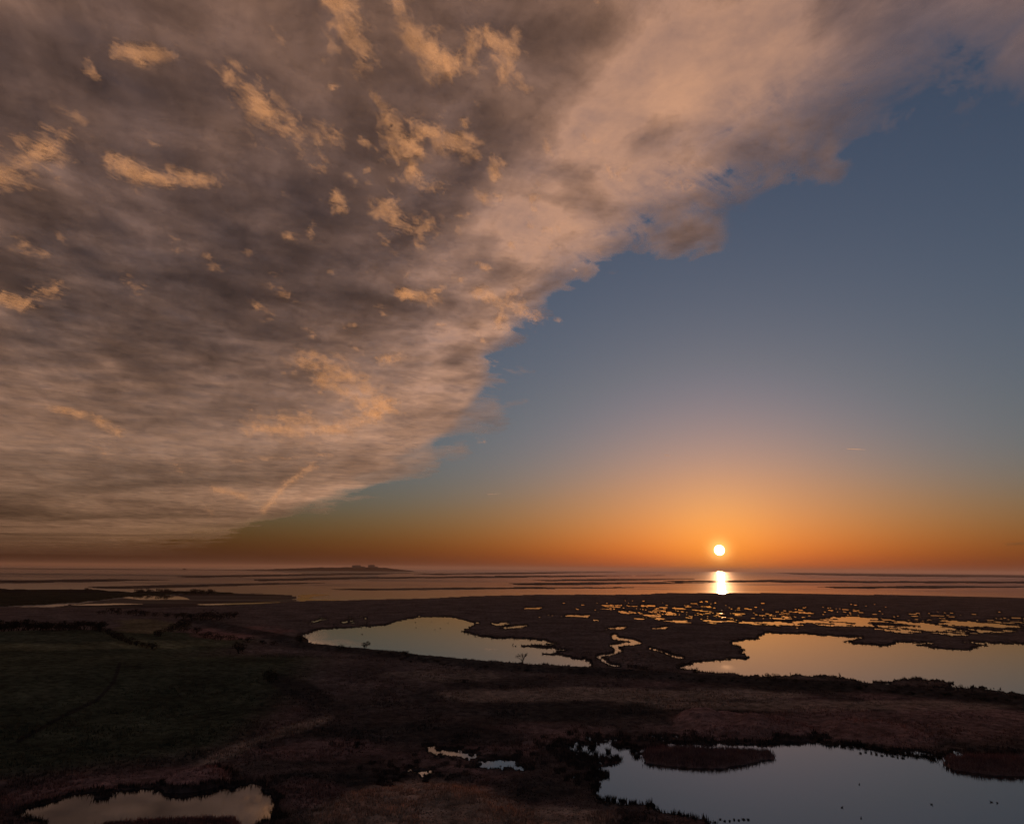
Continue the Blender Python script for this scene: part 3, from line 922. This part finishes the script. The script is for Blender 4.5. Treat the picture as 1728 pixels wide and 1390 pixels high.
far_shore('far_shore_hills', [(-500, 963), (0, 963.5), (60, 962.5), (85, 961), (110, 960), (150, 962), (210, 963), (305, 961), (311, 958.5), (318, 961), (380, 961.2),
                              (440, 960.5), (500, 958.6), (540, 957.2), (590, 956.8), (640, 957.2), (665, 959.2), (700, 961.6)], 14500, 700)
for (x0, x1, ytop, lab) in ((594, 609.5, 953.0, 'wider left block of the distant power station on the far shore'),
                            (621, 632.5, 952.6, 'narrower right block of the distant power station on the far shore')):
    D = 15000.0
    a, b = ray(np.array([x0, x1]), np.array([ytop, ytop]))
    a, b = CAM + a * D, CAM + b * D
    w = b[0] - a[0]
    zt, zb = a[2], 70.0
    root = obj('power_station_building', None, None, label=lab, cat='power station', group='power station blocks on the far shore')
    root.location = ((a[0] + b[0]) / 2, a[1], zb)
    H = zt - zb
    def part(nm, *bx, mat=CONCRETE, par=root):
        M_ = Mesh(); M_.box(*bx); return obj(nm, M_.build(nm), mat, par)
    part('reactor_hall', -w * 0.42, w * 0.42, 0, 90, 0, H * 0.93)
    part('roof_plant', -w * 0.16, w * 0.30, 15, 70, H * 0.93, H)
    part('stair_tower', -w * 0.5, -w * 0.425, 10, 50, 0, H * 0.86)
    part('turbine_hall', w * 0.425, w * 0.95, 5, 80, 0, H * 0.45)


# ------------------------------------------------------------------ reeds and tussocks
def blades(P, hgt, lean, width, n_per, colr, seed, spread=0.35):
    """upright tapering blades, n_per at every point; returns vertices, triangles, colours"""
    r = np.random.default_rng(seed)
    n = len(P)
    idx = np.repeat(np.arange(n), n_per)
    k = len(idx)
    h = hgt[idx] * r.uniform(0.6, 1.15, k)
    sp = hgt[idx] * spread
    base = P[idx] + np.stack([r.normal(0, 1, k) * sp, r.normal(0, 1, k) * sp, np.full(k, -0.1)], -1)
    yaw = r.uniform(0, math.pi, k)
    wv = np.stack([np.cos(yaw), np.sin(yaw), np.zeros(k)], -1) * (width[idx] * r.uniform(0.6, 1.3, k))[:, None]
    tip = base + np.stack([r.normal(0, lean, k) * h, r.normal(0, lean, k) * h, h + 0.1], -1)
    V = np.stack([base - wv, base + wv, tip], 1).reshape(-1, 3)
    C = np.repeat(colr[idx] * r.uniform(0.65, 1.35, (k, 1)), 3, 0)
    return V, np.arange(3 * k).reshape(-1, 3), C


def blade_object(name, V, Fa, C, **kw):
    me = np_mesh(name, V, Fa)
    cattr(me, 'cover', C)
    return obj(name, me, REED, **kw)


def scatter_reeds():
    px, py = TER['px'], TER['py']
    land = ~TER['wet'] & ~TER['off'] & (px > -60) & (px < 1790) & (py < 1420)
    # tall reeds along every shore
    c = np.flatnonzero(land & TER['near_w'] & (py > 1052) & (rng.random(len(px)) < 0.36))
    P = TER['P'][c]
    D = np.hypot(P[:, 0], P[:, 1])
    h = np.where(py[c] > 1200, 1.15, 1.0) * rng.uniform(0.6, 1.3, len(c)) * (0.65 + 0.7 * vnoise(P[:, 0] * 0.12, P[:, 1] * 0.12, 3))
    h = h * (1 - 0.85 * G(px[c], py[c], 760, 1290, 150, 40))
    V, Fa, C = blades(P, h, 0.16, 0.09 + D * 0.00022, 4, np.tile([0.07, 0.047, 0.035], (len(c), 1)), 1)
    blade_object('shore_reeds', V, Fa, C, kind='stuff', label='dark reeds fringing the ponds', cat='reeds')
    # tussocks over the rest of the marsh
    veg = (TER['C'][:, 0] > 0.03) & (TER['h'] < 6)
    c = np.flatnonzero(land & (py > 1095) & (rng.random(len(px)) < np.where(veg, 0.14, 0.05)))
    P = TER['P'][c]
    D = np.hypot(P[:, 0], P[:, 1])
    patch = fbm(P[:, 0] * 0.07, P[:, 1] * 0.07, 3, 14)
    h = 0.25 + 0.9 * sstep(0.4, 0.7, patch) * rng.uniform(0.4, 1.2, len(c))
    h = np.where(TER['h'][c] > 4, h * 0.4, h)
    V, Fa, C = blades(P, h, 0.22, 0.10 + D * 0.0003, 4, TER['C'][c] * 1.15, 2)
    blade_object('marsh_grass', V, Fa, C, kind='stuff', label='rough brown grass tussocks over the marsh', cat='grass')


scatter_reeds()


def reed_island(poly, label, seed, hh):
    pts = np.array(poly, float)
    x0, y0 = pts.min(0) - 3
    x1, y1 = pts.max(0) + 3
    gx, gy = np.meshgrid(np.arange(x0, x1, 1.6), np.arange(y0, y1, 0.8))
    P = gp(gx, gy, 0)
    wob = (fbm(P[..., 0] * 0.4, P[..., 1] * 0.4, 3, seed) - 0.5)
    ins = inside(gx + wob * 12, gy + wob * 4, poly)
    edge = seg_dist(gx, gy, poly, True, 2.0)
    P[..., 2] = np.where(ins, 0.25 + hh * 0.6 * np.clip(edge / 14, 0, 1) + 0.25 * fbm(P[..., 0] * 0.8, P[..., 1] * 0.8, 2, seed), -0.6)
    ctr = gp(*pts.mean(0))
    root = obj('reed_island', None, None, label=label, cat='reed bed', group='reed islands in the near pond')
    root.location = ctr
    me = np_mesh('reed_mound', (P - ctr).reshape(-1, 3), grid_faces(*gx.shape))
    cattr(me, 'cover', np.tile([0.27, 0.14, 0.11], (gx.size, 1)))
    obj('reed_mound', me, LAND, root)
    r = np.random.default_rng(seed)
    sel = ins & (r.random(gx.shape) < 0.5)
    Q = P[sel] - ctr
    V, Fa, C = blades(Q, np.full(len(Q), hh) * (0.5 + 0.7 * r.random(len(Q))), 0.12, np.full(len(Q), 0.10), 3, np.tile([0.28, 0.145, 0.115], (len(Q), 1)), seed)
    blade_object('reed_stems', V, Fa, C, parent=root)


reed_island([(1084, 1274), (1092, 1266), (1115, 1262), (1191, 1264), (1260, 1267), (1303, 1271), (1306, 1278), (1275, 1284), (1247, 1291), (1216, 1296), (1160, 1294), (1115, 1290), (1089, 1286)],
            'long reddish reed island in the near pond, left of the bigger open water', 201, 1.5)
reed_island([(1590, 1288), (1605, 1281), (1640, 1279), (1728, 1281), (1900, 1286), (1900, 1316), (1728, 1308), (1690, 1308), (1645, 1304), (1607, 1297)],
            'dark reed island cut off by the right edge of the picture', 202, 1.7)
reed_island([(150, 1402), (185, 1393), (250, 1388), (305, 1385), (350, 1384), (393, 1384), (402, 1390), (404, 1402), (380, 1416), (200, 1424)],
            'dark reed bed along the bottom edge in front of the corner pond', 203, 1.1)


# ------------------------------------------------------------------ shrubs and trees
def shrub_mesh(name, seed, w, h, leaf, n, lobes=5, flat=0.0):
    r = np.random.default_rng(seed)
    L = [(r.normal(0, w * 0.22), r.normal(0, w * 0.22), h * r.uniform(0.35, 0.72), w * r.uniform(0.2, 0.36), h * r.uniform(0.2, 0.32)) for _ in range(lobes)]
    M_ = Mesh()
    V, Fa = [], []
    for i in range(n):
        cx, cy_, cz, rx, rz = L[r.integers(lobes)]
        d = r.normal(0, 1, 3); d /= np.linalg.norm(d)
        q = r.uniform(0.3, 1.0) ** 0.5
        c = np.array([cx + d[0] * rx * q, cy_ + d[1] * rx * q, max(0.1, cz + d[2] * rz * q)])
        a, b = r.normal(0, 1, 3), r.normal(0, 1, 3)
        a /= np.linalg.norm(a); b /= np.linalg.norm(b)
        s_ = leaf * r.uniform(0.5, 1.3)
        V += [c - a * s_, c + a * s_ * 0.6 + b * s_ * 0.5, c + b * s_]
        Fa.append((3 * i, 3 * i + 1, 3 * i + 2))
    M_.add(V, Fa)
    for k in range(5):
        p = np.array(L[k % lobes][:3])
        M_.add(*tube((r.normal(0, w * 0.05), r.normal(0, w * 0.05), -0.4), p, w * 0.035, w * 0.012, 4))
    return M_.build(name)


def at(px, py):
    """ground point seen at a pixel, following the lie of the land"""
    z = 0.5
    for _ in range(12):
        p = gp(px, py, z)
        z = 0.6 * z + 0.4 * float(base_height(np.array([p[0]]), np.array([p[1]]))[0])
    p = gp(px, py, z)
    return p


SHRUBS = [shrub_mesh('shrub', 300 + k, 1.0, 1.0, 0.085, 420, 4 + k % 3) for k in range(5)]


def shrub(p, w, h, label, group=None, cat='shrub', name='shrub'):
    o = obj(name, SHRUBS[random.randrange(5)], BUSH, label=label, cat=cat, group=group)
    o.location = p
    o.scale = (w, w, h)
    o.rotation_euler = (0, 0, random.uniform(0, 6.28))
    return o


def px_size(p):
    return np.linalg.norm(np.asarray(p) - CAM) / F_PX


def joined(items):
    """one hedge: many shrubs grown together into one mass"""
    Vs, Fs, off = [], [], 0
    for p, w, h in items:
        me = SHRUBS[random.randrange(5)]
        v = np.array([q.co for q in me.vertices]); a_ = random.uniform(0, 6.28)
        c_, s_ = math.cos(a_), math.sin(a_)
        v = np.stack([(v[:, 0] * c_ - v[:, 1] * s_) * w + p[0], (v[:, 0] * s_ + v[:, 1] * c_) * w + p[1], v[:, 2] * h + p[2]], -1)
        Vs += v.tolist()
        Fs += [tuple(i + off for i in f.vertices) for f in me.polygons]
        off += len(v)
    me = bpy.data.meshes.new('hedge')
    me.from_pydata(Vs, [], Fs)
    return me


items = []
for i, x in enumerate(np.linspace(-120, 262, 44)):
    d = ray(x, 1050)
    az_ = math.atan2(d[0], d[1])
    D = 618 + 10 * math.sin(x * 0.05) - max(0, x - 150) * 0.9
    X, Y = D * math.sin(az_), D * math.cos(az_)
    z = float(base_height(np.array([X]), np.array([Y]))[0])
    hh = random.uniform(4.5, 7.5) * (1.25 if x < 40 else 1.0) * (0.75 if x > 180 else 1)
    items.append(((X, Y, z), hh * random.uniform(1.5, 2.1), hh))
obj('hedgerow', joined(items), BUSH, label='thick dark hedgerow along the back of the hill field at the left edge', cat='hedge')
for lab, spots in (('thin hedge line on the low ground beyond the hill field', [(172, 1036, 5), (186, 1035, 7), (200, 1037, 6), (216, 1037, 6), (230, 1038, 8), (244, 1039, 7), (262, 1040, 6), (280, 1041, 6), (296, 1043, 7)]),
                   ('dense dark thicket on the low ground left of the middle pond', [(312, 1044, 9), (326, 1047, 10), (340, 1046, 11), (354, 1045, 11), (368, 1046, 9), (384, 1044, 9), (396, 1042, 6)]),
                   ('hedge running down beside the brown field at the left', [(310, 1056, 10), (296, 1062, 10), (282, 1068, 9), (270, 1074, 9)]),
                   ('low scrubby hedge below the reddish field left of the middle pond', [(332, 1068, 8), (350, 1076, 8), (368, 1080, 8), (388, 1080, 7), (420, 1084, 7), (445, 1087, 6), (462, 1088, 6)])):
    items = []
    for x, y, hp in spots:
        p = at(x, y)
        k_ = px_size(p)
        items.append((p, hp * k_ * random.uniform(1.9, 2.6), hp * k_ * 1.2))
    obj('hedgerow', joined(items), BUSH, label=lab, cat='hedge')
for x, y, wp, hp, lab in ((615, 1094, 11, 11, 'lone dark round bush on the bank in front of the middle pond'),
                          (405, 1102, 15, 17, 'dark bush standing by the field edge left of the middle pond'),
                          (510, 1084, 20, 10, 'low spreading bush at the left tip of the middle pond'),
                          (575, 1096, 13, 7, 'small bush on the bank just left of the lone round bush'),
                          (688, 1108, 16, 9, 'low bush on the bank below the middle of the middle pond'),
                          (455, 1150, 18, 17, 'dark bush in the hollow of the left hillside'),
                          (310, 1066, 14, 13, 'dark bush beside the reddish field at the left'),
                          (1305, 1148, 13, 9, 'small dark bush on the bank in front of the right pond'),
                          (1094, 1366, 10, 9, 'small round bush on the near shore of the nearest pond')):
    p = at(x, y)
    s_ = px_size(p)
    shrub(p, wp * s_ * 1.25, hp * s_ * 1.15, lab, name='bush')
# scrub along the sea bank
items = []
for k, x in enumerate(np.linspace(640, 1720, 60)):
    y = np.interp(x, *np.array(BANK).T) + random.uniform(-7, 5)
    p = at(x + random.uniform(-8, 8), y)
    k_ = px_size(p)
    hp = random.uniform(2.0, 5.0)
    items.append((p, hp * k_ * random.uniform(1.6, 3), hp * k_))
obj('bank_scrub', joined(items), BUSH, kind='stuff', label='low dark scrub along the long bank in front of the ponds', cat='scrub')
# copse trees on the headland
TREES = [shrub_mesh('copse_tree', 400 + k, 1.0, 1.0, 0.10, 380, 5) for k in range(3)]
for k, (x, y, wp, hp) in enumerate([(148, 997, 8, 4), (233, 1000, 8, 5), (238, 1000, 7, 5.5), (252, 1000, 8, 5.5), (270, 1000.4, 9, 6), (278, 1000.4, 9, 6), (286, 1000.4, 9, 5.5), (310, 1000.4, 6, 3),
                                  (322, 1000.6, 10, 5.5), (331, 1000.6, 10, 6), (340, 1000.6, 9, 5.5), (351, 1000.8, 8, 6), (358, 1000.8, 7, 5.5), (296, 1000.4, 7, 2.5)]):
    p = gp(x, y, 1.5)
    s_ = px_size(p)
    o = obj('copse_tree', TREES[k % 3], BUSH, label='tiny dark tree in ' + ('the open at the left end' if x < 200 else 'the leftmost copse' if x < 245 else 'the second copse from the left' if x < 260 else 'the third copse from the left' if x < 300 else 'the longest copse' if x < 346 else 'the rightmost copse') + ' on the far left headland', cat='tree', group='copse trees on the headland')
    o.location = p
    o.scale = (wp * s_ * 1.3, wp * s_, hp * s_ * 1.25)
    o.rotation_euler = (0, 0, random.uniform(0, 0.6))


def bare_tree(px, py, hp, wp, label, seed, stems):
    """leafless tree: trunk part and a crown of forking branches and twigs"""
    r = np.random.default_rng(seed)
    p = at(px, py)
    s_ = px_size(p)
    Ht, Wd = hp * s_, wp * s_
    root = obj('bare_tree', None, None, label=label, cat='tree')
    root.location = p
    T_, C_ = Mesh(), Mesh()
    def grow(a, d, L, rad, depth):
        b = a + d * L
        (T_ if depth == 0 else C_).add(*tube(a, b, rad, rad * 0.65, 5 if depth < 2 else 3))
        if depth >= 4:
            return
        for _ in range(3 if depth < 3 else 4):
            nd = d + r.normal(0, 0.42, 3) * np.array([Wd / Ht * 1.3, Wd / Ht * 1.3, 0.5])
            nd[2] = max(nd[2], 0.15)
            nd /= np.linalg.norm(nd)
            grow(a + d * L * r.uniform(0.7, 1.0), nd, L * r.uniform(0.6, 0.85), max(rad * 0.6, 0.035), depth + 1)
    for k in range(stems):
        d = np.array([r.normal(0, 0.25), r.normal(0, 0.25), 1.0]); d /= np.linalg.norm(d)
        grow(np.array([r.normal(0, 0.1), r.normal(0, 0.1), -0.3]), d, Ht * 0.31, Ht * 0.03, 0)
    obj('trunk', T_.build('trunk'), BARK, root)
    obj('crown', C_.build('crown'), BARK, root)


bare_tree(882, 1121, 25, 17, 'slender leafless tree on the bank in front of the middle pond', 1, 2)
bare_tree(1176, 1138, 14, 22, 'low rounded leafless tree at the left end of the right pond', 2, 4)

# rush clumps standing in the near ponds' shallows
def rush_mesh(seed):
    r = np.random.default_rng(seed)
    P = np.stack([r.normal(0, 0.15, 45), r.normal(0, 0.15, 45), np.full(45, -0.3)], -1)
    V, Fa, C = blades(P, np.full(45, 1.2), 0.2, np.full(45, 0.06), 2, np.tile([0.05, 0.037, 0.026], (45, 1)), seed, 0.06)
    me = np_mesh('rush_clump', V, Fa)
    cattr(me, 'cover', C)
    return me


RUSH = [rush_mesh(500 + k) for k in range(4)]
def rushes(pts, label, group, lo, hi):
    for x, y in pts:
        p = gp(x, y, 0.05)
        s_ = px_size(p)
        o = obj('rush_clump', RUSH[random.randrange(4)], REED, label=label if isinstance(label, str) else label[0 if y < 1265 else 1 if y < 1290 else 2 if y < 1340 else 3], cat='rushes', group=group)
        o.location = p
        w, h = random.uniform(lo, hi) * s_, random.uniform(lo, hi) * s_ * 0.55
        o.scale = (w * 1.1, w * 1.1, h)
        o.rotation_euler = (0, 0, random.uniform(0, 6.28))


rushes([(1046, 1259), (1060, 1258), (1072, 1262), (1075, 1276), (1069, 1268), (985, 1272), (993, 1280), (1005, 1274), (1016, 1277), (1027, 1269), (1037, 1280), (1030, 1284), (1045, 1281), (1002, 1284),
        (1008, 1303), (1016, 1310), (1000, 1315), (994, 1305), (1006, 1331), (998, 1326), (990, 1318), (1025, 1349), (1035, 1350), (1015, 1352), (1050, 1352), (1066, 1357), (978, 1262), (999, 1262), (1000, 1254)],
       ['dark rush clump in the top left inlet of the nearest pond', 'dark rush clump on the spit at the left of the nearest pond', 'dark rush clump below the spit at the left of the nearest pond', 'dark rush clump at the bottom left corner of the nearest pond'], 'rush clumps at the left end of the nearest pond', 9, 15)
rushes([(1372 + 12.5 * k, 1249 + 1.75 * k + random.uniform(-2, 3)) for k in range(18)], 'dark rush clump along the far shore of the nearest pond', 'rush clumps along the far shore of the nearest pond', 6, 12)
rushes([(1452 + 9 * k, 1269 + 1.1 * k + random.uniform(-1.5, 1.5)) for k in range(9)], 'small tuft of water plants in open water off the far shore', 'water plant tufts in the nearest pond', 2.5, 5)
rushes([(1183 + 8 * k, 1384 + random.uniform(-3, 3)) for k in range(11)], 'thin tuft of water plants near the bottom edge of the nearest pond', 'water plant tufts by the bottom edge', 2.5, 5)


# ------------------------------------------------------------------ water birds
def bird_mesh():
    M_ = Mesh()
    V, Fa = sphere(1, 14, 8)
    M_.add(V * [0.28, 0.14, 0.11] + [0, 0, 0.09], Fa)
    M_.add(V * [0.075, 0.055, 0.06] + [0.27, 0, 0.30], Fa)
    M_.add(*tube((0.2, 0, 0.12), (0.26, 0, 0.29), 0.055, 0.04, 8))
    M_.add(*tube((0.32, 0, 0.29), (0.42, 0, 0.275), 0.025, 0.012, 6))
    M_.add(*tube((-0.22, 0, 0.11), (-0.40, 0, 0.17), 0.08, 0.02, 6))
    return M_.build('water_bird')


BIRD = bird_mesh()
def birds(pts, labels, group, size):
    for k, (x, y) in enumerate(pts):
        o = obj('water_bird', BIRD, FEATHER, label=labels if isinstance(labels, str) else labels[k], cat='bird', group=group)
        o.location = gp(x, y, 0.0)
        o.scale = (size,) * 3
        o.rotation_euler = (0, 0, random.uniform(0, 6.28))


birds([(1450, 1323), (1421, 1362), (1453, 1380), (1572, 1357), (1673, 1353), (1683, 1354.5)],
      ['dark duck alone in the middle of the nearest pond', 'dark duck left of the lowest duck on the nearest pond', 'lowest dark duck on the nearest pond, close to the bottom edge',
       'dark duck alone on the right half of the nearest pond', 'left duck of the pair at the right of the nearest pond', 'right duck of the pair at the right of the nearest pond'],
      'ducks on the nearest pond', 1.15)
birds([(701, 1050), (728, 1049), (702, 1059), (734, 1062), (743, 1060), (756, 1051), (611, 1070)], 'tiny dark bird floating far out on the middle pond', 'birds on the middle pond', 2.2)

# ------------------------------------------------------------------ the air
nt = NT('evening_haze')
nt.put(nt.out.inputs['Volume'], nt.n('VolumePrincipled', {'Color': (0.72, 0.56, 0.56, 1), 'Density': 1.5e-5, 'Anisotropy': 0.2}).outputs[0])
M_ = Mesh()
M_.box(-104000, 104000, -3000, 104000, -8, 330)
obj('haze', M_.build('haze'), nt.mat, kind='stuff', label='thin warm evening haze over the bay', cat='haze')
